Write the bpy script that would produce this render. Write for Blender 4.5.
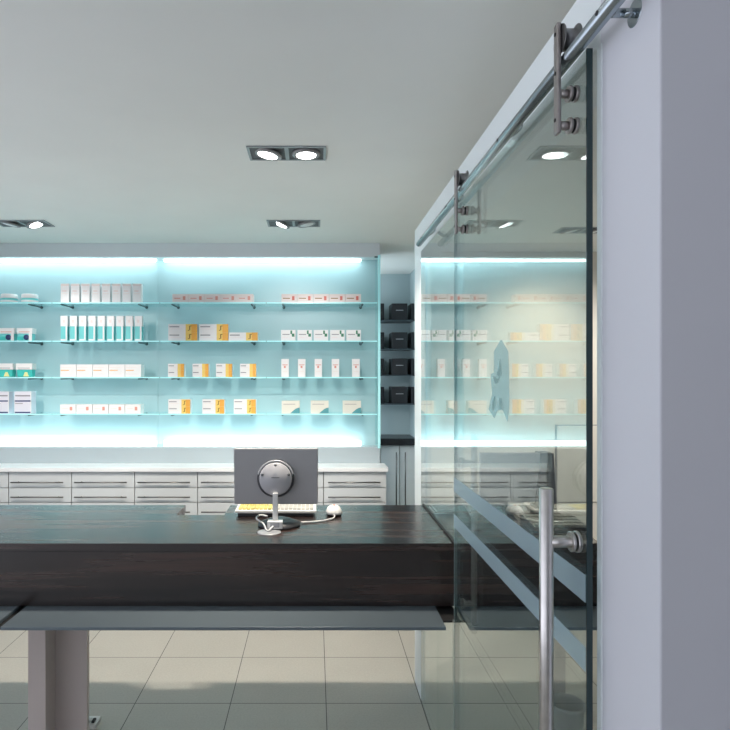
import bpy, bmesh, math, random
from mathutils import Vector, Matrix
random.seed(4)
PI = math.pi
for o in list(bpy.data.objects): bpy.data.objects.remove(o)
SC = bpy.context.scene
COL = SC.collection

# ------------------------------------------------------------------ camera
cd = bpy.data.cameras.new('camera'); cam = bpy.data.objects.new('camera', cd); COL.objects.link(cam)
cam.location = (0, 0, 1.57); cam.rotation_euler = (PI/2, 0, 0)
cd.sensor_width = 36; cd.lens = 36*582/730
cd.shift_x = 50/730; cd.shift_y = 8/730; cd.clip_start = .02
SC.camera = cam
# ------------------------------------------------------------------ world, exposure
w = bpy.data.worlds.new('world'); SC.world = w; w.use_nodes = True
bgn = w.node_tree.nodes['Background']
bgn.inputs[0].default_value = (.56, .58, .66, 1); bgn.inputs[1].default_value = 1.0
# daylight: world brightened towards the left (-x), added to light the near wall
_nt = w.node_tree; _tc = _nt.nodes.new('ShaderNodeTexCoord'); _sp = _nt.nodes.new('ShaderNodeSeparateXYZ'); _mr = _nt.nodes.new('ShaderNodeMapRange')
_mr.inputs['From Min'].default_value = -.9; _mr.inputs['From Max'].default_value = .1
_mr.inputs['To Min'].default_value = 2.2; _mr.inputs['To Max'].default_value = .40
_nt.links.new(_tc.outputs['Generated'], _sp.inputs[0]); _nt.links.new(_sp.outputs['X'], _mr.inputs['Value']); 
# world brightened below the horizon, added as fill for the ceiling
_m2 = _nt.nodes.new('ShaderNodeMapRange'); _m2.inputs['From Min'].default_value = -.35; _m2.inputs['From Max'].default_value = .0
_m2.inputs['To Min'].default_value = 1.9; _m2.inputs['To Max'].default_value = 1.0
_mm = _nt.nodes.new('ShaderNodeMath'); _mm.operation = 'MULTIPLY'
_nt.links.new(_sp.outputs['Z'], _m2.inputs['Value']); _nt.links.new(_mr.outputs[0], _mm.inputs[0]); _nt.links.new(_m2.outputs[0], _mm.inputs[1])
_nt.links.new(_mm.outputs[0], bgn.inputs[1])
vs = SC.view_settings
vs.view_transform = 'Standard'; vs.look = 'None'; vs.gamma = 1; vs.use_curve_mapping = False; vs.exposure = 0

# ------------------------------------------------------------------ helpers
def lamp(name, kind, loc, energy, color, target=None, **kw):
    d = bpy.data.lights.new(name, kind); d.energy = energy; d.color = color
    for k, v in kw.items(): setattr(d, k, v)
    o = bpy.data.objects.new(name, d); COL.objects.link(o); o.location = loc
    if target: o.rotation_euler = (Vector(target)-Vector(loc)).to_track_quat('-Z', 'Y').to_euler()
    return o

def nodes(name):
    m = bpy.data.materials.new(name); m.use_nodes = True
    return m, m.node_tree, m.node_tree.nodes['Principled BSDF']

def mat(name, col, rough=.5, metal=0, spec=.5, noise=0, nscale=30, emit=None, es=1, bump=0, coat=0):
    m, nt, b = nodes(name)
    b.inputs['Base Color'].default_value = (*col, 1)
    b.inputs['Roughness'].default_value = rough
    b.inputs['Metallic'].default_value = metal
    b.inputs['Specular IOR Level'].default_value = spec
    if coat: b.inputs['Coat Weight'].default_value = coat; b.inputs['Coat Roughness'].default_value = .15
    if emit: b.inputs['Emission Color'].default_value = (*emit, 1); b.inputs['Emission Strength'].default_value = es
    if noise or bump:
        tc = nt.nodes.new('ShaderNodeTexCoord'); n = nt.nodes.new('ShaderNodeTexNoise')
        n.inputs['Scale'].default_value = nscale; n.inputs['Detail'].default_value = 3
        nt.links.new(tc.outputs['Object'], n.inputs['Vector'])
        if noise:
            r = nt.nodes.new('ShaderNodeMapRange')
            r.inputs['From Min'].default_value = .3; r.inputs['From Max'].default_value = .7
            r.inputs['To Min'].default_value = 1-noise; r.inputs['To Max'].default_value = 1+noise
            nt.links.new(n.outputs['Fac'], r.inputs['Value'])
            mx = nt.nodes.new('ShaderNodeVectorMath'); mx.operation = 'SCALE'
            mx.inputs[0].default_value = col
            nt.links.new(r.outputs['Result'], mx.inputs['Scale'])
            nt.links.new(mx.outputs['Vector'], b.inputs['Base Color'])
        if bump:
            bp = nt.nodes.new('ShaderNodeBump'); bp.inputs['Strength'].default_value = bump; bp.inputs['Distance'].default_value = .002
            nt.links.new(n.outputs['Fac'], bp.inputs['Height']); nt.links.new(bp.outputs['Normal'], b.inputs['Normal'])
    return m

def pane_mat(name, tint, f0=.05, rough=0.0, diffuse=0, dcol=(.6, .7, .7), gain=1.0):
    """clear sheet glass: see-through plus an angle dependent mirror coat"""
    m = bpy.data.materials.new(name); m.use_nodes = True; nt = m.node_tree; nt.nodes.clear()
    N = nt.nodes.new; L = nt.links.new
    geo = N('ShaderNodeNewGeometry'); dot = N('ShaderNodeVectorMath'); dot.operation = 'DOT_PRODUCT'
    L(geo.outputs['Normal'], dot.inputs[0]); L(geo.outputs['Incoming'], dot.inputs[1])
    ab = N('ShaderNodeMath'); ab.operation = 'ABSOLUTE'; L(dot.outputs['Value'], ab.inputs[0])
    inv = N('ShaderNodeMath'); inv.operation = 'SUBTRACT'; inv.inputs[0].default_value = 1; L(ab.outputs[0], inv.inputs[1])
    pw = N('ShaderNodeMath'); pw.operation = 'POWER'; pw.inputs[1].default_value = 5; L(inv.outputs[0], pw.inputs[0])
    ma = N('ShaderNodeMath'); ma.operation = 'MULTIPLY_ADD'; ma.inputs[1].default_value = (1-f0)*gain; ma.inputs[2].default_value = f0
    ma.use_clamp = True
    L(pw.outputs[0], ma.inputs[0])
    tr = N('ShaderNodeBsdfTransparent'); tr.inputs[0].default_value = (*tint, 1)
    gl = N('ShaderNodeBsdfGlossy'); gl.inputs['Roughness'].default_value = rough; gl.inputs['Color'].default_value = (.95, 1, 1, 1)
    base = tr
    if diffuse:
        df = N('ShaderNodeBsdfDiffuse'); df.inputs[0].default_value = (*dcol, 1)
        tl = N('ShaderNodeBsdfTranslucent'); tl.inputs[0].default_value = (*dcol, 1)
        m2 = N('ShaderNodeMixShader'); m2.inputs[0].default_value = .5; L(df.outputs[0], m2.inputs[1]); L(tl.outputs[0], m2.inputs[2])
        m3 = N('ShaderNodeMixShader'); m3.inputs[0].default_value = diffuse; L(tr.outputs[0], m3.inputs[1]); L(m2.outputs[0], m3.inputs[2])
        base = m3
    mix = N('ShaderNodeMixShader'); L(ma.outputs[0], mix.inputs[0]); L(base.outputs[0], mix.inputs[1]); L(gl.outputs[0], mix.inputs[2])
    out = N('ShaderNodeOutputMaterial'); L(mix.outputs[0], out.inputs[0])
    return m

class MB:
    def __init__(s): s.bm = bmesh.new(); s.mats = []
    def mi(s, m):
        if m not in s.mats: s.mats.append(m)
        return s.mats.index(m)
    def face(s, vs, i, smooth=False):
        try: f = s.bm.faces.new(vs); f.material_index = i; f.smooth = smooth; return f
        except ValueError: return None
    def box(s, x0, x1, y0, y1, z0, z1, m, taper=0, skip=()):
        i = s.mi(m); t = taper
        v = [s.bm.verts.new(p) for p in ((x0+t, y0+t, z0), (x1-t, y0+t, z0), (x1-t, y1-t, z0), (x0+t, y1-t, z0),
                                         (x0, y0, z1), (x1, y0, z1), (x1, y1, z1), (x0, y1, z1))]
        for q in ((3, 2, 1, 0), (4, 5, 6, 7), (0, 1, 5, 4), (1, 2, 6, 5), (2, 3, 7, 6), (3, 0, 4, 7)):
            s.face([v[k] for k in q], i)
        return s
    def prism(s, pts, a0, a1, axis, m):
        """pts: 2D outline; extruded along axis from a0 to a1. axis 'x': pts=(y,z); 'y': (x,z); 'z': (x,y)"""
        i = s.mi(m)
        def P(p, a): return {'x': (a, p[0], p[1]), 'y': (p[0], a, p[1]), 'z': (p[0], p[1], a)}[axis]
        A = [s.bm.verts.new(P(p, a0)) for p in pts]; B = [s.bm.verts.new(P(p, a1)) for p in pts]
        s.face(A[::-1], i); s.face(B, i)
        n = len(pts)
        for k in range(n): s.face([A[k], A[(k+1) % n], B[(k+1) % n], B[k]], i)
        return s
    def lathe(s, prof, c, axis, m, n=24, caps=True):
        """prof: list of (radius, along)"""
        i = s.mi(m); ax = Vector(axis).normalized(); q = ax.to_track_quat('Z', 'Y'); rings = []
        for r, h in prof:
            rings.append([s.bm.verts.new(Vector(c)+q @ Vector((r*math.cos(2*PI*k/n), r*math.sin(2*PI*k/n), h))) for k in range(n)])
        for a, b in zip(rings, rings[1:]):
            for k in range(n): s.face([a[k], a[(k+1) % n], b[(k+1) % n], b[k]], i, True)
        if caps:
            s.face(rings[0][::-1], i); s.face(rings[-1], i)
        return s
    def cyl(s, p0, p1, r, m, n=16, r1=None, bev=0):
        p0 = Vector(p0); p1 = Vector(p1); L = (p1-p0).length; r1 = r if r1 is None else r1
        pr = [(r, 0), (r1, L)] if not bev else [(r-bev, 0), (r, bev), (r1, L-bev), (r1-bev, L)]
        return s.lathe(pr, p0, p1-p0, m, n)
    def tube(s, pts, r, m, n=8):
        pts = [Vector(p) for p in pts]
        out = []
        for k in range(len(pts)-1):
            a = pts[max(k-1, 0)]; b = pts[k]; c = pts[k+1]; d = pts[min(k+2, len(pts)-1)]
            for t in (0, .25, .5, .75):
                out.append(.5*((2*b)+(c-a)*t+(2*a-5*b+4*c-d)*t*t+(-a+3*b-3*c+d)*t**3))
        out.append(pts[-1]); i = s.mi(m); rings = []
        for k, p in enumerate(out):
            t = (out[min(k+1, len(out)-1)]-out[max(k-1, 0)]).normalized(); q = t.to_track_quat('Z', 'Y')
            rings.append([s.bm.verts.new(p+q @ Vector((r*math.cos(2*PI*j/n), r*math.sin(2*PI*j/n), 0))) for j in range(n)])
        for a, b in zip(rings, rings[1:]):
            off = min(range(n), key=lambda o: sum((a[j].co-b[(j+o) % n].co).length for j in range(n)))
            for j in range(n): s.face([a[j], a[(j+1) % n], b[(j+1+off) % n], b[(j+off) % n]], i, True)
        s.face(rings[0][::-1], i); s.face(rings[-1], i)
        return s
    def build(s, name, parent=None, bevel=0, loc=None, seg=2):
        bmesh.ops.recalc_face_normals(s.bm, faces=s.bm.faces)
        me = bpy.data.meshes.new(name); s.bm.to_mesh(me); s.bm.free()
        for m in s.mats: me.materials.append(m)
        o = bpy.data.objects.new(name, me); COL.objects.link(o)
        if parent: o.parent = parent
        if loc: o.location = loc
        if bevel:
            b = o.modifiers.new('bevel', 'BEVEL'); b.width = bevel; b.segments = seg; b.limit_method = 'ANGLE'
        return o

def struct(o): o['kind'] = 'structure'; return o
def tag(o, label, cat, group=None):
    o['label'] = label; o['category'] = cat
    if group: o['group'] = group
    return o
def empty(name, loc, label, cat, group=None):
    o = bpy.data.objects.new(name, None); COL.objects.link(o); o.location = loc; o.empty_display_size = .05
    return tag(o, label, cat, group)
def copy_tree(o, parent=None):
    c = o.copy(); COL.objects.link(c)
    if parent: c.parent = parent
    for ch in list(o.children): copy_tree(ch, c)
    return c
def dup(o, loc, label, group=None):
    c = copy_tree(o); c.location = loc; c['label'] = label
    if group: c['group'] = group
    return c
ORD = ['first', 'second', 'third', 'fourth', 'fifth', 'sixth', 'seventh', 'eighth', 'ninth', 'tenth']
NUM = ['no', 'one', 'two', 'three', 'four', 'five', 'six', 'seven', 'eight', 'nine']
def place(i, n, what):
    what = '%s %s' % (NUM[n], what)
    if i == 0: return 'leftmost of ' + what
    if i == n-1: return 'rightmost of ' + what
    if n == 3: return 'middle of ' + what
    if i < n/2: return '%s from left of %s' % (ORD[i], what)
    if i == (n-1)/2: return 'middle of ' + what
    return '%s from right of %s' % (ORD[n-1-i], what)

# ------------------------------------------------------------------ materials
M = {}
M['ceiling'] = mat('ceiling paint', (.84, .85, .82), .9, noise=.015, nscale=3)
M['wall'] = mat('wall paint', (.66, .67, .72), .75, noise=.01, nscale=4)
M['cream'] = mat('cream wall paint', (.74, .71, .63), .8, noise=.01, nscale=4)
M['bulk'] = mat('bulkhead paint', (.74, .78, .80), .6)
M['frame'] = mat('painted door frame', (.82, .87, .88), .45)
M['cyan'] = mat('cyan back panel', (.36, .51, .54), .35, emit=(.30, .66, .72), es=.09)
M['strip'] = mat('light strip', (1, 1, 1), .5, emit=(.80, 1, 1), es=5)
M['splash'] = mat('backsplash', (.42, .49, .53), .45)
M['white'] = mat('white laminate', (.82, .85, .87), .35)
M['drawer'] = mat('grey white drawer front', (.62, .66, .68), .4)
M['carcass'] = mat('cabinet carcass', (.30, .30, .30), .6)
M['steel'] = mat('brushed steel', (.62, .60, .58), .28, 1, noise=.06, nscale=60)
M['darksteel'] = mat('dark steel', (.22, .22, .22), .35, 1)
M['hanger'] = mat('brushed hanger steel', (.40, .37, .36), .42, 1, noise=.08, nscale=80)
M['rail'] = mat('rail steel', (.36, .41, .44), .25, 1)
M['rubber'] = mat('black rubber', (.015, .015, .016), .6)
M['plate'] = mat('blue grey metal plate', (.16, .20, .225), .38, .3)
M['column'] = mat('taupe painted steel', (.68, .60, .57), .5)
M['plastic'] = mat('grey monitor plastic', (.42, .42, .43), .42)
M['hub'] = mat('light grey hub plastic', (.46, .46, .48), .4)
M['plasticdark'] = mat('dark monitor plastic', (.05, .052, .058), .4)
M['silver'] = mat('silver plastic', (.42, .43, .45), .35, .2)
M['white_plastic'] = mat('white plastic', (.80, .80, .78), .35)
M['key'] = mat('key caps', (.62, .60, .54), .5)
M['keyy'] = mat('yellow key caps', (.80, .68, .20), .5)
M['blackbox'] = mat('black box', (.012, .013, .016), .35)
M['blackshelf'] = mat('dark shelf', (.035, .05, .06), .4)
M['blacktop'] = mat('black worktop', (.015, .017, .02), .3)
M['recess'] = mat('grey recess wall', (.42, .52, .54), .7)
M['greycab'] = mat('grey cabinet door', (.74, .79, .80), .4)
M['bracket'] = mat('bracket metal', (.10, .13, .14), .4, .6)
M['lampgrey'] = mat('fixture grey', (.32, .35, .36), .45, .3)
M['lampdark'] = mat('fixture inside', (.09, .095, .10), .6)
M['lampring'] = mat('lamp ring grey', (.26, .25, .25), .4, .3)
M['bulb'] = mat('lamp lens', (1, 1, 1), .4, emit=(1, 1, 1), es=9)
M['bulboff'] = mat('dim lamp lens', (.7, .72, .72), .3, emit=(1, 1, 1), es=.05)
M['edge'] = mat('dark green glass edge', (.006, .028, .03), .15, spec=.6)
M['edgelight'] = mat('pale glass edge', (.30, .42, .42), .3)  # far glass edge coloured pale for the light it catches
M['cyanedge'] = mat('cyan shelf glass edge', (.45, .85, .88), .25, emit=(.4, .9, .95), es=.18)  # faint emission puts the bright gleam into the glass edges
M['glass'] = pane_mat('door glass', (.84, .875, .87), .06, gain=1.35)
M['fixglass'] = pane_mat('fixed pane glass', (.95, .975, .97), .06, gain=1.25)
M['shelfglass'] = pane_mat('shelf glass', (.86, .97, .97), .03, gain=.8)
M['frost'] = pane_mat('frosted film', (.80, .90, .94), .02, .3, diffuse=.40, dcol=(.78, .90, .96), gain=.3)
M['film'] = pane_mat('etched film', (.84, .93, .95), .02, .3, diffuse=.20, dcol=(.62, .86, .95), gain=.3)
M['filmlight'] = pane_mat('pale etched film', (.8, .92, .92), .02, .3, diffuse=.45, dcol=(.65, .78, .78), gain=.3)
M['edgestrip'] = pane_mat('clear seal', (.8, .86, .84), .05, .2, diffuse=.35, dcol=(.65, .66, .62))
# product colours
for n_, c_ in dict(p_white=(.85, .84, .84), p_pink=(.84, .74, .71), p_coral=(.75, .35, .28), p_teal=(.05, .55, .50), p_lteal=(.18, .66, .66),
                   p_navy=(.03, .05, .16), p_orange=(.85, .42, .07), p_yellow=(.88, .62, .16), p_green=(.04, .22, .12), p_cream=(.70, .69, .62),
                   p_ink=(.28, .27, .30), p_red=(.70, .18, .14), p_tealcurve=(.08, .30, .34), p_lyellow=(.80, .78, .35), p_lilac=(.72, .72, .80),
                   p_brown=(.30, .16, .03)).items():
    M[n_] = mat(n_[2:]+' carton print', c_, .5)

def wood_mat():
    m, nt, b = nodes('dark striped wood')
    N = nt.nodes.new; L = nt.links.new
    tc = N('ShaderNodeTexCoord'); mp = N('ShaderNodeMapping'); mp.inputs['Scale'].default_value = (.7, 9, 16)
    L(tc.outputs['Object'], mp.inputs['Vector'])
    n1 = N('ShaderNodeTexNoise'); n1.inputs['Scale'].default_value = 1.6; n1.inputs['Detail'].default_value = 6; L(mp.outputs[0], n1.inputs['Vector'])
    mp2 = N('ShaderNodeMapping'); mp2.inputs['Scale'].default_value = (3, 60, 120); L(tc.outputs['Object'], mp2.inputs['Vector'])
    n2 = N('ShaderNodeTexNoise'); n2.inputs['Scale'].default_value = 1.5; n2.inputs['Detail'].default_value = 4; L(mp2.outputs[0], n2.inputs['Vector'])
    cr = N('ShaderNodeValToRGB'); e = cr.color_ramp.elements
    e[0].position = .35; e[0].color = (.010, .008, .008, 1); e[1].position = .68; e[1].color = (.062, .031, .022, 1)
    md = e.new(.5); md.color = (.024, .015, .013, 1)
    L(n1.outputs['Fac'], cr.inputs[0])
    mr = N('ShaderNodeMapRange'); mr.inputs['To Min'].default_value = .6; mr.inputs['To Max'].default_value = 1.5; L(n2.outputs['Fac'], mr.inputs['Value'])
    vm = N('ShaderNodeVectorMath'); vm.operation = 'SCALE'; L(cr.outputs[0], vm.inputs[0]); L(mr.outputs[0], vm.inputs['Scale'])
    L(vm.outputs[0], b.inputs['Base Color'])
    r2 = N('ShaderNodeMapRange'); r2.inputs['To Min'].default_value = .16; r2.inputs['To Max'].default_value = .36; L(n1.outputs['Fac'], r2.inputs['Value'])
    L(r2.outputs[0], b.inputs['Roughness']); b.inputs['Specular IOR Level'].default_value = .8; b.inputs['Coat Weight'].default_value = .2; b.inputs['Coat Roughness'].default_value = .16
    return m
M['wood'] = wood_mat()

def floor_mat():
    m, nt, b = nodes('beige stone tiles')
    N = nt.nodes.new; L = nt.links.new
    tc = N('ShaderNodeTexCoord'); sp = N('ShaderNodeSeparateXYZ'); L(tc.outputs['Object'], sp.inputs[0])
    def line(out, off, size):
        a = N('ShaderNodeMath'); a.operation = 'SUBTRACT'; a.inputs[1].default_value = off; L(out, a.inputs[0])
        d = N('ShaderNodeMath'); d.operation = 'DIVIDE'; d.inputs[1].default_value = size; L(a.outputs[0], d.inputs[0])
        r = N('ShaderNodeMath'); r.operation = 'ROUND'; L(d.outputs[0], r.inputs[0])
        s = N('ShaderNodeMath'); s.operation = 'SUBTRACT'; L(d.outputs[0], s.inputs[0]); L(r.outputs[0], s.inputs[1])
        ab = N('ShaderNodeMath'); ab.operation = 'ABSOLUTE'; L(s.outputs[0], ab.inputs[0])
        lt = N('ShaderNodeMath'); lt.operation = 'LESS_THAN'; lt.inputs[1].default_value = .0021/size*1.0; L(ab.outputs[0], lt.inputs[0])
        fl = N('ShaderNodeMath'); fl.operation = 'FLOOR'; L(d.outputs[0], fl.inputs[0])
        return lt.outputs[0], fl.outputs[0]
    lx, ix = line(sp.outputs['X'], .0526, .4538); ly, iy = line(sp.outputs['Y'], 3.213, .447)
    mx = N('ShaderNodeMath'); mx.operation = 'MAXIMUM'; L(lx, mx.inputs[0]); L(ly, mx.inputs[1])
    cb = N('ShaderNodeCombineXYZ'); L(ix, cb.inputs[0]); L(iy, cb.inputs[1])
    wn = N('ShaderNodeTexWhiteNoise'); wn.noise_dimensions = '3D'; L(cb.outputs[0], wn.inputs['Vector'])
    n1 = N('ShaderNodeTexNoise'); n1.inputs['Scale'].default_value = 110; n1.inputs['Detail'].default_value = 2; L(tc.outputs['Object'], n1.inputs['Vector'])
    n2 = N('ShaderNodeTexNoise'); n2.inputs['Scale'].default_value = 4; L(tc.outputs['Object'], n2.inputs['Vector'])
    s1 = N('ShaderNodeMath'); s1.operation = 'MULTIPLY_ADD'; s1.inputs[1].default_value = .32; s1.inputs[2].default_value = .81; L(n1.outputs['Fac'], s1.inputs[0])
    s2 = N('ShaderNodeMath'); s2.operation = 'MULTIPLY_ADD'; s2.inputs[1].default_value = .12; L(n2.outputs['Fac'], s2.inputs[0]); L(s1.outputs[0], s2.inputs[2])
    s3 = N('ShaderNodeMath'); s3.operation = 'MULTIPLY_ADD'; s3.inputs[1].default_value = .06; L(wn.outputs['Value'], s3.inputs[0]); L(s2.outputs[0], s3.inputs[2])
    vm = N('ShaderNodeVectorMath'); vm.operation = 'SCALE'; vm.inputs[0].default_value = (.475, .455, .41); L(s3.outputs[0], vm.inputs['Scale'])
    mc = N('ShaderNodeMix'); mc.data_type = 'RGBA'; L(mx.outputs[0], mc.inputs[0]); L(vm.outputs[0], mc.inputs[6]); mc.inputs[7].default_value = (.10, .095, .085, 1)
    L(mc.outputs[2], b.inputs['Base Color']); b.inputs['Roughness'].default_value = .42
    return m
M['floor'] = floor_mat()

# ------------------------------------------------------------------ room shell
CZ = 2.49
struct(MB().box(-3.2, 2.9, -2.2, 5.6, -.12, 0, M['floor']).build('floor'))
struct(MB().box(-3.2, 2.9, -2.2, 5.6, CZ, CZ+.12, M['ceiling']).build('ceiling'))
struct(MB().box(-3.2, -3.0, 2.9, 4.4, 0, CZ, M['wall']).build('wall_left'))
struct(MB().box(-3.2, .46, 4.4, 4.55, 0, CZ, M['wall']).build('wall_back'))
struct(MB().box(-.8, -.7, 4.55, 5.41, 0, CZ, M['recess']).box(-.8, 1.0, 5.41, 5.56, 0, CZ, M['recess']).build('wall_recess'))  # left end widened out of view to house the added fill
struct(MB().box(-.7, 2.9, -2.2, -2.05, 0, CZ, M['wall']).build('wall_light_block'))  # unseen wall added behind the viewer to hold back front light
struct(MB().box(.88, 2.9, 4.42, 4.55, 0, CZ, M['cream']).box(.88, .98, 4.55, 5.41, 0, CZ, M['recess']).build('wall_back_room'))
struct(MB().box(2.7, 2.9, 1.037, 4.42, 0, CZ, M['cream']).build('wall_right'))
# near wall: its left face runs towards the door, its front face looks at the viewer
struct(MB().box(.508, 2.9, .857, 1.037, 0, CZ, M['wall']).build('wall_near', bevel=.003))
# door frame: lintel beam, far post, near jamb strip
struct(MB().box(.508, .618, 1.037, 2.965, 2.154, 2.295, M['frame']).build('trim_lintel', bevel=.002))
struct(MB().box(.508, .530, 2.79, 2.965, 0, 2.154, M['frame']).build('trim_post', bevel=.002))
struct(MB().box(.505, .512, 1.028, 1.042, 0, 2.154, M['frame']).build('trim_jamb'))
# bulkhead over the shelf wall, backsplash under it
struct(MB().box(-3.0, .46, 4.12, 4.4, 2.391, CZ, M['bulk']).build('trim_bulkhead', bevel=.002))
struct(MB().box(-3.0, .46, 4.12, 4.4, .92, 1.046, M['splash']).build('trim_backsplash', bevel=.002))

# ------------------------------------------------------------------ ceiling downlights, and spot lamps with some added fill
def spot(loc, target, e, size, col, rad=.03, blend=.5):
    return lamp('spot_lamp', 'SPOT', loc, e, col, target, spot_size=math.radians(size), spot_blend=blend, shadow_soft_size=rad)
def downlight(x, y, label, tilt=(.5, 0), on=(1, 1), group='recessed double downlights'):
    t = empty('ceiling_downlight', (x, y, CZ), label, 'ceiling light', group)
    W, D = .162, .075; f = MB(); fr = .010
    z0, z1 = -.006, -.0005
    f.box(-W, W, -D, -D+fr, z0, z1, M['lampgrey']).box(-W, W, D-fr, D, z0, z1, M['lampgrey'])
    f.box(-W, -W+fr, -D+fr, D-fr, z0, z1, M['lampgrey']).box(W-fr, W, -D+fr, D-fr, z0, z1, M['lampgrey']).box(-.008, .008, -D+fr, D-fr, z0, z1, M['lampgrey'])
    f.box(-W+fr, W-fr, -D+fr, D-fr, -.002, -.0005, M['lampdark'])
    f.build('frame', t)
    for k, sx in enumerate((-1, 1)):
        a = tilt[k]; c = (sx*.080, 0, -.006)
        ax = Vector((math.sin(a), 0, -math.cos(a)))
        h = MB().lathe([(.058, -.004), (.060, .002), (.056, .006), (.044, .008), (.042, .003)], c, ax, M['lampring'], 28).build('lamp_ring', t)
        MB().lathe([(.0, .0045), (.041, .0045), (.041, .0065), (.0, .0075)], c, ax, M['bulb'] if on[k] else M['bulboff'], 28, caps=False).build('lamp_lens', h)
    return t
downlight(-.117, 2.43, 'nearest recessed double ceiling downlight, both lamps brightly lit', tilt=(-.2, 0))
downlight(-.130, 3.57, 'recessed double ceiling downlight near the shelf wall above the middle shelves', tilt=(-.4, .2), on=(1, 0))
downlight(-1.79, 3.57, 'recessed double ceiling downlight near the shelf wall at the left picture edge', tilt=(-.2, .4), on=(0, 1))
downlight(1.72, 3.74, 'recessed double ceiling downlight in the room behind the glass door', tilt=(.2, .2), on=(0, 0))
downlight(-1.79, 2.43, 'recessed double ceiling downlight left of the picture over the counter')
downlight(-.117, 1.10, 'added unseen double ceiling downlight above the viewer')  # unseen fixture added as a front light for the shelves
downlight(-1.79, 1.10, 'added unseen double ceiling downlight left of the viewer')  # also added out of view, for shelf light
WARM = (1, .90, .78)
for x_ in (-.12, -1.79):  # extra spots added to brighten the shelf goods from the front
    spot((x_, 1.08, 2.46), (x_*.95, 4.2, 1.40), 75, 33, (1, .96, .92), .04, .5)
    spot((x_-.09, 2.40, 2.46), (x_*.95, 4.2, 1.45), 30, 50, (1, .96, .92), .04, .5)
spot((-.197, 2.38, 2.46), (-.9, 3.4, 0), 72, 95, WARM, .03)
spot((-.037, 2.38, 2.46), (.1, 3.3, 0), 72, 95, WARM, .03)
spot((-1.87, 2.38, 2.46), (-1.9, 3.4, 0), 72, 95, WARM, .03)
spot((-.05, 3.55, 2.46), (.1, 4.2, 0.9), 8, 70, (1, .97, .92))
spot((-1.70, 3.55, 2.46), (-1.6, 4.2, 0.9), 14, 70, (1, .97, .92))
spot((1.66, 3.72, 2.46), (1.62, 4.42, 1.75), 20, 62, (1, .80, .55), .03, .9)
spot((1.3, 2.2, 2.46), (1.3, 3.3, 0), 3, 110, (1, .93, .84), .05)  # added floor fill behind the glass, has no fixture
spot((1.7, 2.9, 2.46), (1.75, 4.42, 1.3), 150, 72, (1, .97, .92), .06, .8)  # added fill for the cream wall, has no fixture

# ------------------------------------------------------------------ lit shelf wall
pw = empty('backlit_panel_wall', (0, 4.23, 1.04), 'backlit cyan glass wall panels behind the product shelves', 'wall panel')
MB().box(-2.97, -1.142, 0, .012, 0, 1.35, M['cyan']).build('panel', pw)
MB().box(-1.104, .452, 0, .012, 0, 1.35, M['cyan']).build('panel', pw)
MB().box(-1.142, -1.104, .004, .012, 0, 1.35, M['cyan']).build('panel_joint', pw)
for (x0, x1, w_) in ((-2.9, -1.145, 1), (-1.09, .332, 1)):
    for zz, nm, lb in ((2.372, 'top', 'under the bulkhead'), (1.040, 'low', 'along the top of the backsplash')):
        side = 'left' if x0 < -2 else 'right'
        s_ = MB().box(x0, x1, 4.190, 4.212, zz, zz+(.036 if nm == 'top' else .042), M['strip']).build('light_strip', bevel=.006)
        tag(s_, 'white glowing strip light %s, %s panel section' % (lb, side), 'strip light', 'strip lights of the shelf wall')
        cx = (x0+x1)/2
        if nm == 'top':
            lamp('strip_glow', 'AREA', (cx, 4.13, 2.385), 1.5*(x1-x0), (.78, .96, 1), (cx, 4.24, 2.0), shape='RECTANGLE', size=x1-x0, size_y=.03)
        else:
            lamp('strip_glow', 'AREA', (cx, 4.13, 1.06), 1.5*(x1-x0), (.78, .96, 1), (cx, 4.24, 1.45), shape='RECTANGLE', size=x1-x0, size_y=.03)
gp = empty('glass_side_panel', (.443, 4.02, 1.05), 'upright cyan glass panel closing the right end of the shelf wall', 'glass panel')
MB().box(-.006, .006, .004, .205, 0, 1.335, M['shelfglass']).build('pane', gp)
MB().box(-.009, .009, 0, .004, 0, 1.335, M['cyanedge']).build('pane_edge', gp)
MB().cyl((-.030, .02, 1.325), (-.006, .02, 1.325), .006, M['bracket']).build('clip', gp)

SZ = [2.057, 1.793, 1.542, 1.289]
BAY = [(-2.55, -1.816), (-1.810, -1.073), (-1.067, -.338), (-.332, .428)]
BRK = [(-2.5, -1.98), (-1.755, -1.22), (-.99, -.44), (-.225, .33)]
rown = ['top', 'second', 'third', 'lowest']
bayn = ['at the left picture edge', 'in the bay left of the panel joint', 'in the bay right of the panel joint', 'in the right end bay']
for b, (x0, x1) in enumerate(BAY):
    for r, z in enumerate(SZ):
        cx = (x0+x1)/2
        sh = empty('glass_shelf', (cx, 4.01, z), '%s glass shelf %s of the cyan shelf wall' % (rown[r], bayn[b]), 'shelf', 'glass shelves of the lit wall')
        h = (x1-x0)/2
        MB().box(-h, h, .003, .215, -.008, 0, M['shelfglass']).build('glass_sheet', sh)
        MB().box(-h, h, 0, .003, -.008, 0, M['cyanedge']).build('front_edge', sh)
        for bx in BRK[b]:
            MB().cyl((bx-cx, .012, -.013), (bx-cx, .214, -.013), .0045, M['bracket'], 8).lathe([(.006, 0), (.010, .004), (.010, .012), (.006, .016)], (bx-cx, .198, -.013), (0, 1, 0), M['bracket'], 12).build('bracket', sh)

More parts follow.
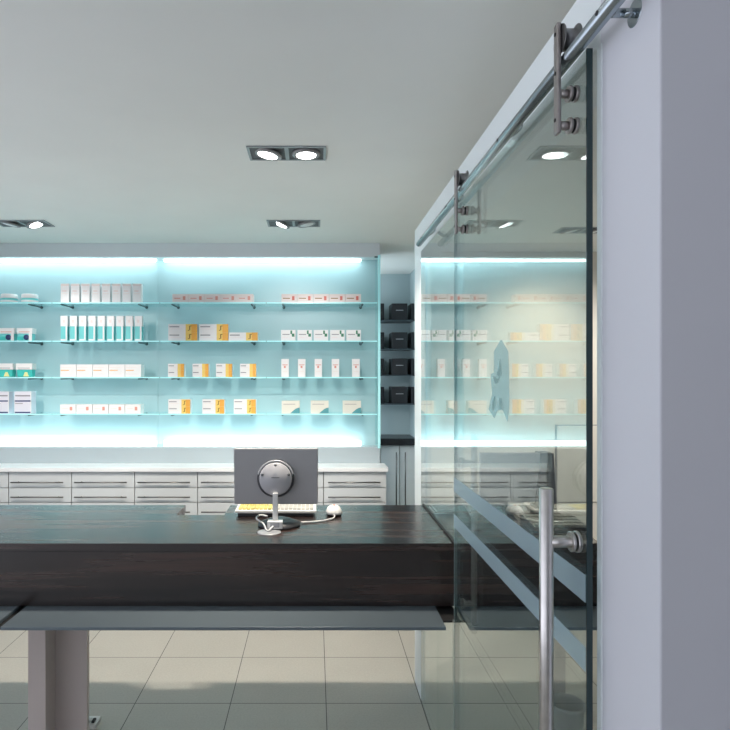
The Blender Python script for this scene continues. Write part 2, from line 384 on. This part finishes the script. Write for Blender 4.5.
# ------------------------------------------------------------------ products
FY = 4.03   # front face of the goods; local y=0 is the front
PX = lambda px: (px-315)*FY/582
def carton(w, h, d, body, marks, name='medicine_carton'):
    """marks: (x0,x1,z0,z1,mat) fractions of the front face"""
    m = MB().box(-w/2, w/2, 0, d, 0, h, M[body])
    for k, (a, b, c, e, mm) in enumerate(marks):
        m.box(-w/2+a*w, -w/2+b*w, -.0006-.0002*(k % 3), 0, c*h, e*h, M[mm])
    return m.build(name)
def row(proto, spans, z, what, pre, group, cat='carton', jit=.0):
    n = len(spans)
    for i, s in enumerate(spans):
        x = PX((s[0]+s[1])/2); o = proto if i == 0 else copy_tree(proto)
        o.location = (x, FY, z+.0003); tag(o, pre+', '+place(i, n, what), cat, group)
def wpx(p): return p*FY/582
# tubs
def tub(kind):
    t = bpy.data.objects.new('lidded_tub', None); COL.objects.link(t); t.empty_display_size = .02
    if kind == 'round':
        MB().lathe([(.044, 0), (.052, .006), (.054, .022), (.052, .034)], (0, .054, 0), (0, 0, 1), M['p_lteal'], 28).build('tub_body', t)
        MB().lathe([(.055, .034), (.056, .040), (.054, .058), (.050, .064)], (0, .054, 0), (0, 0, 1), M['p_white'], 28).build('lid', t)
        MB().lathe([(.0535, .006), (.0548, .014), (.0548, .020)], (0, .054, 0), (0, 0, 1), M['p_white'], 28, caps=False).build('label_band', t)
    elif kind == 'navy':
        MB().box(-.050, .050, .002, .06, 0, .050, M['p_lteal'], taper=.004).build('tub_body', t, bevel=.006)
        MB().box(-.054, .054, 0, .062, .050, .088, M['p_white'], taper=.001).box(-.04, .035, -.001, .0, .060, .064, M['p_coral']).build('lid', t, bevel=.003)
        m = MB().lathe([(.0, 0), (.019, 0), (.019, .0015), (0, .0015)], (.012, .0022, .024), (0, -1, 0), M['p_navy'], 16, caps=False)
        m.box(.030, .050, 0, .004, .0, .050, M['p_white']).box(-.05, -.01, 0, .004, .004, .030, M['p_teal'])
        m.build('printed_label', t)
    else:
        MB().box(-.054, .054, .002, .06, 0, .052, M['p_teal'], taper=.004).build('tub_body', t, bevel=.006)
        MB().box(-.057, .057, 0, .062, .052, .094, M['p_white']).box(-.045, .04, -.001, 0, .060, .064, M['p_ink']).build('lid', t, bevel=.004)
        MB().prism([(-.006, .004), (.032, .004), (.020, .034), (.006, .034)], -.0005, .004, 'y', M['p_lyellow']).build('printed_label', t)
    return t
for kind, r, sp, desc in (('round', 0, [(-3, 13.5), (17, 35)], 'low round white and teal tub on the top shelf'),
                          ('navy', 1, [(-2, 15), (16, 33)], 'navy spotted white and teal tub on the second shelf'),
                          ('green', 2, [(-4, 13), (15, 33)], 'yellow marked green tub on the third shelf')):
    t = tub(kind)
    for i, s in enumerate(sp):
        o = t if i == 0 else copy_tree(t)
        o.location = (PX((s[0]+s[1])/2), FY, SZ[r]+.0003)
        tag(o, desc+(', leftmost of two' if i == 0 else ', rightmost of two'), 'tub', '%s tubs at the left' % kind)
c = carton(wpx(17), wpx(22), .07, 'p_lilac', [(.06, .94, .78, .84, 'p_ink'), (.04, .96, .54, .60, 'p_navy'), (.06, .5, .44, .47, 'p_ink'), (.04, .96, .02, .08, 'p_navy'), (.96, 1, 0, 1, 'p_white')])
for i, s in enumerate([(-9, 9.5), (14.5, 31)]):
    o = c if i == 0 else copy_tree(c); o.location = (PX((s[0]+s[1])/2), FY, SZ[3]+.0003)
    tag(o, 'tall white carton with navy bands on the lowest shelf, '+('left one' if i == 0 else 'right one'), 'carton', 'navy banded cartons')
# eight white cartons
c = carton(wpx(8.3), wpx(19), .045, 'p_white', [(.0, 1, .88, 1, 'p_pink'), (.15, .8, .45, .48, 'p_pink'), (.2, .7, .6, .62, 'p_coral')])
row(c, [(60.6+10.3*i, 69+10.3*i) for i in range(8)], SZ[0], 'on the top shelf', 'slim white carton with pink top', 'eight white cartons on the top shelf')
# nine tubes
t = bpy.data.objects.new('lotion_bottle', None); COL.objects.link(t); t.empty_display_size = .02
m = MB().box(-.0235, .0235, 0, .036, 0, .100, M['p_lteal'])
m.box(.010, .0215, -.0008, 0, .002, .100, M['p_white']).box(-.0235, .010, -.0008, 0, 0, .012, M['p_white'])
m.build('bottle_body', t, bevel=.003)
MB().box(-.0245, .0245, -.001, .037, .100, .172, M['p_white'], taper=.0).box(-.010, .006, -.002, -.001, .125, .145, M['p_pink']).build('cap', t, bevel=.005)
row(t, [(60.8+9.3*i, 67.3+9.3*i) for i in range(9)], SZ[1], 'on the second shelf', 'teal bottle with tall white cap', 'nine capped bottles on the second shelf', 'bottle')
# five white cartons w/ orange line on third shelf, and lowest
c = carton(wpx(15.8), wpx(12.6), .08, 'p_white', [(.04, .55, .50, .56, 'p_orange'), (.05, .7, .76, .79, 'p_pink'), (.05, .8, .22, .25, 'p_pink')])
row(c, [(60.2+16.25*i, 76+16.25*i) for i in range(5)], SZ[2], 'on the third shelf', 'white carton with thin orange line', 'white cartons with orange line')
c = carton(wpx(15.6), wpx(9), .08, 'p_white', [(.12, .5, .5, .58, 'p_pink'), (.62, .78, .35, .75, 'p_coral')])
row(c, [(60+16.25*i, 75.8+16.25*i) for i in range(5)], SZ[3], 'on the lowest shelf', 'low white carton with red mark', 'low white cartons on the lowest shelf')
# pinkish ones, top shelf
c = carton(wpx(16), wpx(8.6), .08, 'p_pink', [(.12, .5, .45, .55, 'p_coral'), (.66, .82, .3, .75, 'p_coral'), (.03, .97, .03, .12, 'p_white')])
row(c, [(172.3+16.2*i, 188.3+16.2*i) for i in range(5)], SZ[0], 'in the middle of the top shelf', 'low pinkish carton', 'pinkish cartons right of the panel joint')
c = carton(wpx(15.6), wpx(8.6), .08, 'p_pink', [(.10, .55, .45, .55, 'p_brown'), (.68, .84, .28, .75, 'p_red'), (.03, .97, .03, .12, 'p_white')])
row(c, [(281.3+16*i, 297.1+16*i) for i in range(5)], SZ[0], 'at right on the top shelf', 'low pinkish carton, red square', 'red marked cartons in the right end bay')
# orange cartons
def ocarton(w, h, big):
    mk = [(.60, 1, 0, 1, 'p_yellow'), (.80, 1, 0, 1, 'p_orange'), (.04, .38, .62, .74, 'p_ink'), (.06, .5, .40, .44, 'p_pink')]
    if big: mk += [(.72, .76, .25, .8, 'p_brown'), (.68, .72, .2, .3, 'p_brown'), (.76, .80, .72, .82, 'p_brown')]
    return carton(wpx(w), wpx(h), .06, 'p_white', mk)
def stack(c, spans, r, hp, n, desc):
    first = True; k = len(spans)
    for i, s in enumerate(spans):
        cnt = n[i]
        for j in range(cnt):
            o = c if first else copy_tree(c); first = False
            o.location = (PX((s[0]+s[1])/2), FY, SZ[r]+.0003+j*(wpx(hp)+.0004))
            lev = '' if cnt == 1 else ('top of ' if j else 'bottom of ')
            tag(o, 'orange and white carton, %s%s' % (lev, place(i, k, desc)), 'carton', 'orange and white cartons on the %s shelf' % rown[r])
stack(ocarton(29, 8.3, True), [(168, 197.5), (199, 228.5), (228.8, 257.5)], 1, 8.3, (2, 2, 1), 'on the second shelf')
stack(ocarton(16, 6.6, False), [(168, 184), (192.5, 208.5), (216, 232), (240, 256)], 2, 6.6, (2, 2, 2, 2), 'piles on the third shelf')
stack(ocarton(22, 7.0, True), [(168, 190.5), (202, 224.5), (233.5, 256)], 3, 7.0, (2, 2, 2), 'piles on the lowest shelf')
# leaf cartons
c = carton(wpx(14.3), wpx(10.8), .07, 'p_white', [(.66, .78, .62, .95, 'p_green'), (.76, .94, .38, .66, 'p_green'), (.1, .6, .55, .62, 'p_ink'), (.12, .5, .3, .34, 'p_pink')])
row(c, [(281, 295.3), (297.5, 311.8), (313.8, 328), (330.3, 344.6), (346.5, 360.8)], SZ[1], 'on the second shelf', 'white carton with green leaf', 'cartons with a green leaf')
c = carton(wpx(7.4), wpx(18), .045, 'p_white', [(.15, .85, .66, .69, 'p_red'), (.35, .6, .50, .62, 'p_coral'), (.2, .8, .3, .32, 'p_pink')])
row(c, [(281.3, 288.7), (298, 305.4), (314.6, 322), (331.8, 339.2), (352.3, 359.7)], SZ[2], 'on the third shelf', 'narrow upright white carton', 'narrow upright cartons')
w3, h3 = wpx(18), wpx(12.6)
m = MB().box(-w3/2, w3/2, 0, .07, 0, h3, M['p_cream'])
pts = [(w3/2-.065, .001)]+[(w3/2-.065+.065*t, .001+h3*.46*math.sin(t*PI/2)) for t in (.25, .5, .75, 1)]+[(w3/2, .001)]
m.prism(pts, -.001, 0, 'y', M['p_tealcurve']); m.box(-w3*.4, w3*.25, -.0008, 0, h3*.72, h3*.76, M['p_ink'])
row(m.build('medicine_carton'), [(281.5, 299.7), (310.5, 328.7), (342.8, 361)], SZ[3], 'on the lowest shelf', 'cream carton with teal corner', 'cream cartons with teal corner')

# ------------------------------------------------------------------ drawer cabinets + worktop under the shelf wall
wt = MB().box(-2.98, .492, 3.915, 4.119, .905, .932, M['white']).build('wall_worktop', bevel=.002)
tag(wt, 'long white worktop running over the drawer cabinets below the lit shelves', 'worktop')
def drawer_cab():
    t = bpy.data.objects.new('drawer_cabinet', None); COL.objects.link(t); t.empty_display_size = .1
    W = .427
    MB().box(.001, W-.001, .022, .165, .02, .9045, M['carcass']).build('body', t)
    zs = [.900, .790, .691, .590, .330, .06]
    for a, b in zip(zs, zs[1:]):
        d = MB().box(.0025, W-.0025, 0, .020, b+.003, a-.001, M['drawer']).build('drawer', t, bevel=.0015)
        hz = b+.043; h = MB()
        h.cyl((.030, -.030, hz), (W-.045, -.030, hz), .0048, M['darksteel'], 10)
        for hx in (.07, W-.085): h.cyl((hx, -.030, hz), (hx, 0, hz), .004, M['steel'], 8)
        h.build('handle', d)
    return t
cab = drawer_cab()
names = ['cut by the left picture edge', 'first whole cabinet from the left', 'below the nine bottles', 'right of the panel joint', 'just left of the monitor', 'behind the monitor', 'at the right end of the row']
for i in range(7):
    o = cab if i == 0 else copy_tree(cab)
    o.location = (-2.504+.427*i, 3.945, 0); tag(o, 'pale grey drawer cabinet with bar handles, '+names[i], 'cabinet', 'drawer cabinets below the shelf wall')

# ------------------------------------------------------------------ recess beyond: black boxes on dark shelves, tall grey doors
lamp('recess_fill', 'AREA', (.0, 4.88, 1.70), 10, (.80, .93, 1), (.9, 5.25, 1.7), shape='RECTANGLE', size=.5, size_y=1.3)  # unseen fill light added to brighten the recess
rc = empty('recess_cabinet', (.46, 5.10, 0), 'grey base cabinet with long vertical handles in the far recess', 'cabinet')
MB().box(.002, .418, .022, .308, .02, .938, M['carcass']).build('body', rc)
for i, (a, b, hx) in enumerate(((-0, .112, None), (.114, .278, .250), (.281, .418, .329))):
    d = MB().box(a+.003, b, 0, .02, .06, .935, M['greycab']).build('door', rc, bevel=.0015)
    if hx: MB().cyl((hx, -.02, .40), (hx, -.02, .878), .0055, M['darksteel'], 8).cyl((hx, -.02, .45), (hx, 0, .45), .004, M['darksteel'], 8).cyl((hx, -.02, .83), (hx, 0, .83), .004, M['darksteel'], 8).build('handle', d)
tag(MB().box(.462, .878, 5.06, 5.408, .940, 1.0, M['blacktop']).build('recess_worktop', bevel=.002), 'thick black worktop on the grey cabinet in the far recess', 'worktop')
RZ = [2.030, 1.775, 1.543, 1.291]
bx = None
for r, z in enumerate(RZ):
    s_ = MB().box(.462, .878, 5.13, 5.408, z, z+.010, M['blackshelf']).build('recess_shelf')
    tag(s_, '%s dark shelf of black boxes in the far recess' % (['topmost', 'second highest', 'second lowest', 'lowest'][r]), 'shelf', 'dark shelves in the recess')
    for k, xc in enumerate((.542, .748)):
        if bx is None:
            bx = bpy.data.objects.new('storage_box', None); COL.objects.link(bx)
            MB().box(-.070, .070, 0, .20, 0, .145, M['blackbox']).build('box_body', bx, bevel=.003)
            MB().box(-.033, .033, -.001, 0, .082, .087, M['silver']).build('label_strip', bx)
            o = bx
        else: o = copy_tree(bx)
        o.location = (xc, 5.145, z+.0105)
        tag(o, 'black storage box, %s one on the %s recess shelf' % (['left', 'right'][k], ['topmost', 'second highest', 'second lowest', 'lowest'][r]), 'box', 'black boxes in the recess')
    o = MB().box(0, .026, 0, .20, 0, .145, M['blackbox']).build('storage_box', bevel=.002); o.location = (.850, 5.145, z+.0105)
    tag(o, 'black box sliver by the white post on the %s recess shelf' % (['topmost', 'second highest', 'second lowest', 'lowest'][r]), 'box', 'black boxes by the post')

# ------------------------------------------------------------------ counter
T = .950; FYc = 2.117; BY = 2.733
ct = empty('reception_counter', (0, FYc, 0), 'long dark wood counter box with notched back edge in front of the shelves', 'counter')
LX, RX = -2.6, .5072
out = [(LX, 0), (RX, 0), (RX, BY-FYc), (-.397, BY-FYc), (-.397, .425), (-.607, .425), (-.607, BY-FYc), (LX, BY-FYc)]
MB().prism(out, T-.030, T, 'z', M['wood']).build('countertop', ct, bevel=.0015)
MB().box(LX, RX, .001, .030, .722, T-.0302, M['wood']).build('front_panel', ct)
MB().box(LX, RX, .031, .40, .722, .740, M['carcass']).build('underside', ct)
MB().box(LX, -.61, .58, .612, .80, T-.0302, M['wood']).box(-.394, RX, .58, .612, .80, T-.0302, M['wood']).build('back_panel', ct)
MB().box(-1.095, -1.035, -.150, .30, .702, .7085, M['rubber']).build('gap_dark_plate', ct)  # dark plates added so the gaps between ledges stay dark
MB().box(.425, .507, -.092, .30, .702, .7085, M['rubber']).build('gap_dark_plate', ct)
MB().box(-.72, -.28, .15, .608, .78, .798, M['wood']).build('notch_light_block', ct)  # unseen board added to stop light falling through the notch
c2 = empty('reception_counter', (0, FYc, 0), 'short dark wood counter section seen behind the glass door', 'counter')
out = [(.517, 0), (1.04, 0), (1.10, BY-FYc), (.517, BY-FYc)]
MB().prism(out, T-.030, T, 'z', M['wood']).build('countertop', c2, bevel=.0015)
MB().box(.517, 1.04, .001, .030, .722, T-.0302, M['wood']).build('front_panel', c2)
MB().box(.517, 1.04, .031, .40, .722, .740, M['carcass']).build('underside', c2)
# metal plates under the counter
def plate(x0, x1, label, d=.13):
    p = MB().box(x0, x1, 1.946, 2.42, .709, .7205, M['plate']).build('bag_ledge', bevel=.001)
    tag(p, label, 'ledge', 'metal ledges under the counter')
plate(-2.6, -1.080, 'blue grey metal ledge under the counter at the left picture edge')
plate(-1.052, .438, 'long blue grey metal ledge under the middle of the counter')
plate(.516, 1.04, 'blue grey metal ledge under the counter behind the glass door')
# column
cl = empty('counter_column', (-.90, 2.30, 0), 'taupe painted steel column holding up the counter at the left', 'column')
X = lambda px, d: (px-315)*d/582+.90
MB().box(X(28, 2.3), X(45.5, 2.3), 0, .03, .012, .7085, M['column']).build('front_flange', cl, bevel=.001)
MB().box(X(34, 2.3), X(46, 2.3)-.008, .03, .10, .012, .7085, M['column']).build('web', cl)
MB().box(X(44, 2.4), X(87, 2.4), .10, .125, .012, .7085, M['column']).build('back_flange', cl, bevel=.001)
MB().box(-.25, .05, -.04, .16, 0, .0115, M['column']).build('foot_plate', cl)
cl2 = empty('counter_column', (.80, 2.30, 0), 'taupe steel column under the counter behind the glass door', 'column')
MB().box(.12, .19, 0, .10, .0, .7085, M['column']).build('post', cl2)
fo = MB().box(-.035, .035, 0, .07, 0, .022, M['white_plastic'], taper=.0).box(-.02, .005, .01, .04, .022, .034, M['white_plastic']).box(.010, .025, .01, .04, .022, .032, M['rubber']).build('floor_socket', bevel=.004)
fo.location = (-1.0, 2.56, 0); tag(fo, 'small white socket box on the floor beside the taupe column', 'socket')

# ------------------------------------------------------------------ monitor on the counter (seen from behind)
def monitor(loc, label, rz=0):
    t = empty('monitor', loc, label, 'monitor'); t.rotation_euler = (0, 0, rz)
    w, z0, z1 = .170, .086, .316
    sl = .030     # top leans back to the viewer a little
    m = MB().prism([(.030, z0), (.052, z0), (.030, z1), (.008, z1)], -w, w, 'x', M['plastic']).build('screen_housing', t, bevel=.004)
    MB().prism([(.0525, z0+.008), (.0545, z0+.008), (.0330, z1-.008), (.0310, z1-.008)], -w+.01, w-.01, 'x', M['plasticdark']).build('screen', t)
    n = Vector((0, -1, .086)).normalized(); c = Vector((0, .020, .193))
    r1 = MB().lathe([(.050, .002), (.071, .002), (.075, .010), (.072, .022), (.062, .024), (.058, .020)], c, n, M['plasticdark'], 40).build('swivel_ring', t)
    d = MB().lathe([(.064, .006), (.066, .022), (.062, .030), (.0, .031)], c, n, M['hub'], 40, caps=False)
    d.build('hub_disc', t)
    s_ = MB()
    q = n.to_track_quat('Z', 'Y')
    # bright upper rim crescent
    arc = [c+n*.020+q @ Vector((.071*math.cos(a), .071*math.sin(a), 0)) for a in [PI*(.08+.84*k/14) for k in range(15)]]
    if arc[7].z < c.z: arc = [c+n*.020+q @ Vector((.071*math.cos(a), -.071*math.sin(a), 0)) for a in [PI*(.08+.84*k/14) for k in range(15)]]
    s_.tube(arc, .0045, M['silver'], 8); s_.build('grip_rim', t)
    for a in (90, 18, 162, -50, -130):
        a = math.radians(a); p = c+n*.029+Vector((.056*math.cos(a), 0, .056*math.sin(a)))
        MB().lathe([(.0055, 0), (.0055, .003), (.003, .004)], p, n, M['darksteel'] if a > 0 else M['rubber'], 10).build('bolt', t)
    MB().box(-.016, .016, -.0120, -.0112, .200, .2025, M['plasticdark']).build('nameplate', t)
    # arm + base
    MB().box(-.0105, .0105, -.024, -.010, .030, .142, M['white_plastic']).build('neck', t, bevel=.003)
    MB().lathe([(.085, 0), (.086, .008), (.060, .018), (.030, .028)], (.012, .040, .0005), (0, 0, 1), M['plasticdark'], 36).build('base', t)
    MB().box(-.030, .030, -.046, -.004, .006, .034, M['white_plastic']).box(-.018, .018, -.0475, -.046, .012, .030, M['silver']).build('cable_block', t, bevel=.004)
    return t
mon = monitor((-.158, 2.335, T+.0005), 'grey flat monitor seen from behind on a white neck on the counter')
gr = MB().lathe([(.0, .003), (.030, .003), (.046, .0022), (.046, 0), (0, 0)], (0, 0, 0), (0, 0, 1), M['silver'], 32, caps=False).build('cable_grommet')
gr.location = (-.178, 2.262, T+.0004); tag(gr, 'flat silver disc on the counter just in front of the monitor base', 'grommet')
cb = MB().tube([(-.165, 2.285, T+.018), (-.185, 2.262, T+.006), (-.205, 2.31, T+.022), (-.238, 2.36, T+.030), (-.225, 2.40, T+.034), (-.195, 2.395, T+.030)], .0035, M['white_plastic'], 6).build('cable')
tag(cb, 'white cable looped left of the monitor neck on the counter', 'cable')

# keyboard
kb = empty('keyboard', (-.170, 2.52, T+.0005), 'cream keyboard with yellow keys behind the monitor on the counter', 'keyboard')
kw = .176
MB().prism([(0, 0), (.13, 0), (.13, .016), (.0, .010)], -kw+.012, kw-.012, 'x', M['plasticdark']).build('foot_wedge', kb)
MB().prism([(-.012, .014), (.14, .020), (.14, .030), (-.012, .026)], -kw, kw, 'x', M['white_plastic']).build('case', kb, bevel=.003)
kk = MB(); ky = MB()
for r in range(5):
    for c_ in range(18):
        x = -kw+.014+c_*.0182; y = .004+r*.0245
        z = .026+(y+.012)*.026
        (ky if c_ < 9 else kk).box(x, x+.0155, y, y+.020, z-.0005, z+.006, M['keyy' if c_ < 9 else 'key'])
kk.build('grey_keys', kb); y_ = ky.build('yellow_keys', kb); y_['label'] = 'yellow key caps'
# mouse
ms = empty('mouse', (.083, 2.545, T+.0005), 'small white mouse on the counter right of the keyboard', 'mouse')
def blob(rx, ry, h, z0, n=20):
    m = MB(); i = m.mi(M['white_plastic']); rings = []
    for k in range(7):
        f = k/6; r = math.cos(f*PI/2*.93); z = z0+h*math.sin(f*PI/2)
        rings.append([m.bm.verts.new((rx*r*abs(math.cos(a))**.8*(1 if math.cos(a) >= 0 else -1), ry*r*abs(math.sin(a))**.8*(1 if math.sin(a) >= 0 else -1), z)) for a in [2*PI*j/n for j in range(n)]])
    for a, b in zip(rings, rings[1:]):
        for j in range(n): m.face([a[j], a[(j+1) % n], b[(j+1) % n], b[j]], i, True)
    m.face(rings[-1], i); m.face(rings[0][::-1], i)
    return m
MB().lathe([(.030, 0), (.032, .004), (.032, .010)], (0, 0, 0), (0, 0, 1), M['rubber'], 20).build('base', ms)
blob(.036, .044, .034, .0085).build('shell', ms)
MB().cyl((0, -.014, .038), (0, .002, .0425), .004, M['p_coral'], 10).build('wheel', ms)
MB().tube([(0, -.040, .010), (-.004, -.075, .005), (-.05, -.12, .004), (-.11, -.14, .004), (-.14, -.145, .004)], .0032, M['white_plastic'], 6).build('cord', ms)

# ------------------------------------------------------------------ sliding glass door on its rail
dx = .478
dr = empty('sliding_glass_door', (dx, 1.023, 0), 'frameless sliding glass door hung from the steel rail, at right', 'door')
DL = .977; zt = 2.141
gm = MB().box(0, .010, .003, DL-.003, .012, zt, M['glass']).build('glass_leaf', dr)
MB().box(-.0002, .0102, 0, .003, .012, zt, M['edge']).build('near_edge', dr)['label'] = 'dark green near glass edge'
MB().box(-.0002, .0102, DL-.003, DL, .012, zt, M['edgelight']).build('far_edge', dr)
MB().box(-.001, .016, DL-.010, DL+.018, .012, .716, M['edgestrip']).build('edge_strip', dr)  # translucent strip along the lower far edge
for za, zb in ((1.165, 1.213), (1.043, 1.086)):
    MB().box(-.0016, -.0004, .004, DL-.002, za, zb, M['frost']).build('frosted_band', dr)['label'] = 'blue grey frosted band across the door'
def dp(px, py):
    D = dx*582/(px-315); return (D-1.023, 1.57+(373-py)*D/582)
em = [(501.4, 339.6), (508.5, 351.6), (509.0, 372), (509.4, 404), (508, 421.7), (505.5, 415), (503.7, 411), (500.5, 408), (497.5, 411), (494.6, 418), (489, 409), (492.4, 394), (491.3, 374), (494.3, 372.7), (494.3, 351.6)]
MB().prism([dp(*p) for p in em], -.0016, -.0004, 'x', M['film']).build('etched_emblem', dr)['label'] = 'blue tower shaped etched emblem'
for pts in ([(500.5, 359), (502, 368), (501.5, 376), (499, 377), (497.5, 373), (500, 369)], [(493.5, 377), (496, 376), (498, 379), (500.5, 377), (499.5, 381), (496.5, 384)], [(500, 398), (501.6, 398), (502, 410), (499.5, 410)], [(494, 398), (496, 396), (495, 412), (492.5, 408)]):
    MB().prism([dp(*p) for p in pts], -.0024, -.0017, 'x', M['filmlight']).build('emblem_mark', dr)
# outer pull handle (nearer) and inner one (farther)
def pull(Y, xb, rod, sgn):
    h = MB().cyl((xb-dx, Y, .690), (xb-dx, Y, 1.362), rod, M['steel'], 24, bev=.002).build('pull_handle', dr)
    for z in (.789, 1.265):
        a = xb-dx; b = -.001 if sgn < 0 else .011
        MB().cyl((a, Y, z), (b, Y, z), .0105, M['steel'], 16).build('standoff', h)
        d = -sgn
        MB().cyl((b, Y, z), (b+sgn*.007, Y, z), .019, M['steel'], 24, bev=.001).cyl((b+sgn*.010, Y, z), (b+sgn*.016, Y, z), .018, M['steel'], 24, bev=.001).cyl((b+sgn*.007, Y, z), (b+sgn*.010, Y, z), .013, M['rubber'], 16).build('rosette', h)
pull(.030, .4185, .0122, -1)
pull(DL-.030, .5385, .0105, 1)
# hangers
def hanger(Y):
    h = MB().box(-.0405, -.0325, Y-.0092, Y+.0092, 2.004, 2.205, M['hanger']).build('hanger', dr, bevel=.003)
    for z in (2.186, 2.115, 2.03): MB().cyl((-.0418, Y, z), (-.0405, Y, z), .0035, M['rubber'], 10).build('screw', h)
    MB().lathe([(.027, -.0149), (.027, -.0136), (.019, -.0128), (.019, .0128), (.027, .0136), (.027, .0149)], (-.0175, Y, 2.176), (1, 0, 0), M['darksteel'], 28).build('roller', h)
    MB().cyl((-.0325, Y, 2.176), (-.004, Y, 2.176), .007, M['hanger'], 12).build('axle', h)
    for z in (2.078, 2.020):
        MB().cyl((-.0325, Y, z), (-.018, Y, z), .008, M['hanger'], 12).cyl((-.018, Y, z), (-.012, Y, z), .0145, M['hanger'], 20, bev=.001).cyl((-.012, Y, z), (-.007, Y, z), .012, M['rubber'], 16).cyl((-.007, Y, z), (-.0005, Y, z), .0145, M['hanger'], 20, bev=.001).build('clamp_bolt', h)
hanger(.037); hanger(.800)
# rail
RXc, RZc = .4605, 2.142
rl = empty('door_rail', (RXc, 0, RZc), 'round steel sliding rail mounted along the pale lintel', 'rail')
MB().cyl((0, .80, 0), (0, 2.58, 0), .0125, M['rail'], 24, bev=.001).build('rail_tube', rl)
for Y in (.925, 1.43, 2.0, 2.46):
    zz = 0 if Y < 1.03 else .040
    s_ = MB().cyl((0, Y, 0), (.030, Y, .0+zz*.5), .007, M['rail'], 12).cyl((.030, Y, zz*.5), (.0525, Y, zz), .007, M['rail'], 12)
    s_.cyl((.0465, Y, zz), (.0525, Y, zz), .021 if Y < 1.03 else .012, M['rail'], 24, bev=.001)
    s_.cyl((-.0135, Y, 0), (-.0122, Y, 0), .004, M['rubber'], 10).build('standoff', rl)

# ------------------------------------------------------------------ fixed pane beyond the door
fp = empty('fixed_glass_pane', (.508, 2.012, 0), 'fixed clear glass pane between sliding door and far post', 'glass pane')
MB().box(.0, .008, .0, .776, T+.001, 2.153, M['fixglass']).box(.0, .008, BY-2.012+.003, .776, .001, T+.001, M['fixglass']).build('glass_sheet', fp)
MB().box(.0, .008, .0, .776, .001, .7075, M['fixglass']).build('lower_glass_sheet', fp) if False else None
MB().box(-.006, .012, 0, .09, .001, .7075, M['fixglass']).build('lower_glass_sheet', fp) if False else None
MB().box(-.004, .0085, .108, .722, T+.0005, T+.006, M['rubber']).box(.0004, .0076, .108, .720, .722, T-.0005, M['rubber']).build('counter_seal', fp)
lp = MB().box(.508, .516, 2.425, 2.733, .001, .720, M['fixglass']).box(.508, .516, 2.012, 2.42, .001, .705, M['fixglass']).build('lower_glass_pane')
tag(lp, 'clear glass pane below the counter beyond the sliding door', 'glass pane')

# ------------------------------------------------------------------ things behind the glass door
mn = empty('monitor', (.86, 2.60, T+.0005), 'dark monitor behind the glass door on the counter', 'monitor')
MB().prism([(-.123, .040), (.125, .040), (.148, .262), (-.123, .262)], 0, .022, 'y', M['plastic']).build('screen_housing', mn, bevel=.003)
MB().prism([(.127, .012), (.217, .012), (.203, .262), (.150, .262)], -.010, .075, 'y', M['blackbox']).build('side_shell', mn, bevel=.003)
MB().cyl((.0, .04, .02), (.0, .012, .14), .014, M['silver']).build('neck', mn)
MB().lathe([(.07, 0), (.07, .008), (.03, .02)], (.0, .045, 0), (0, 0, 1), M['plasticdark'], 28).build('base', mn)
tp = empty('desk_telephone', (.70, 2.33, T+.0005), 'grey desk telephone on the counter behind the glass door', 'telephone')
MB().prism([(0, 0), (.20, 0), (.20, .055), (.0, .022)], -.08, .12, 'x', M['plasticdark']).build('body', tp, bevel=.006)
MB().prism([(.03, .034), (.17, .058), (.17, .075), (.03, .052)], -.07, -.025, 'x', M['plastic']).build('handset', tp, bevel=.008)
b_ = MB()
for r in range(4):
    for c_ in range(3): b_.box(.0+c_*.03, .022+c_*.03, .035+r*.03, .055+r*.03, .030+r*.005, .036+r*.0055, M['silver'])
b_.build('buttons', tp)
k2 = empty('keyboard', (.93, 2.25, T+.0005), 'light grey keyboard on the counter behind the glass door', 'keyboard')
MB().prism([(0, 0), (.15, 0), (.15, .034), (0, .018)], -.085, .135, 'x', M['plasticdark']).build('foot_wedge', k2, bevel=.003)
b_ = MB()
for r in range(4):
    for c_ in range(9): b_.box(-.075+c_*.022, -.056+c_*.022, .01+r*.033, .036+r*.033, .020+r*.0036, .030+r*.0036, M['key'])
b_.build('keys', k2)
pp = MB()
for k in range(5): pp.box(-.10+.004*k, .10-.003*k, -.06, .07, .0035*k, .0035*k+.003, M['p_white' if k % 2 else 'p_ink'])
pp = pp.build('paper_stack'); pp.location = (.62, 2.61, T+.0006); tag(pp, 'small stack of papers on the counter behind the glass door', 'papers')
cp = empty('wall_cupboard', (1.821, 4.378, 0), 'cream flush cupboard on the far wall behind the glass door', 'cupboard')
MB().box(0, .86, .016, .041, .02, 1.179, M['carcass']).build('body', cp)
MB().box(.004, .856, 0, .0155, .60, 1.172, M['cream']).build('door', cp, bevel=.002)
MB().box(.004, .856, 0, .0155, .03, .592, M['cream']).build('door', cp, bevel=.002)
bn = empty('waste_bin', (.96, 2.22, 0), 'small grey round bin on the floor behind the glass door', 'bin')
MB().lathe([(.052, 0), (.062, .30), (.066, .305), (.066, .315), (.060, .315), (.058, .30), (.048, .01)], (0, 0, 0), (0, 0, 1), M['plastic'], 28).build('body', bn)
MB().lathe([(.066, 0), (.068, .004), (.068, .012), (.066, .016)], (0, 0, .300), (0, 0, 1), M['silver'], 28, caps=False).build('rim', bn)
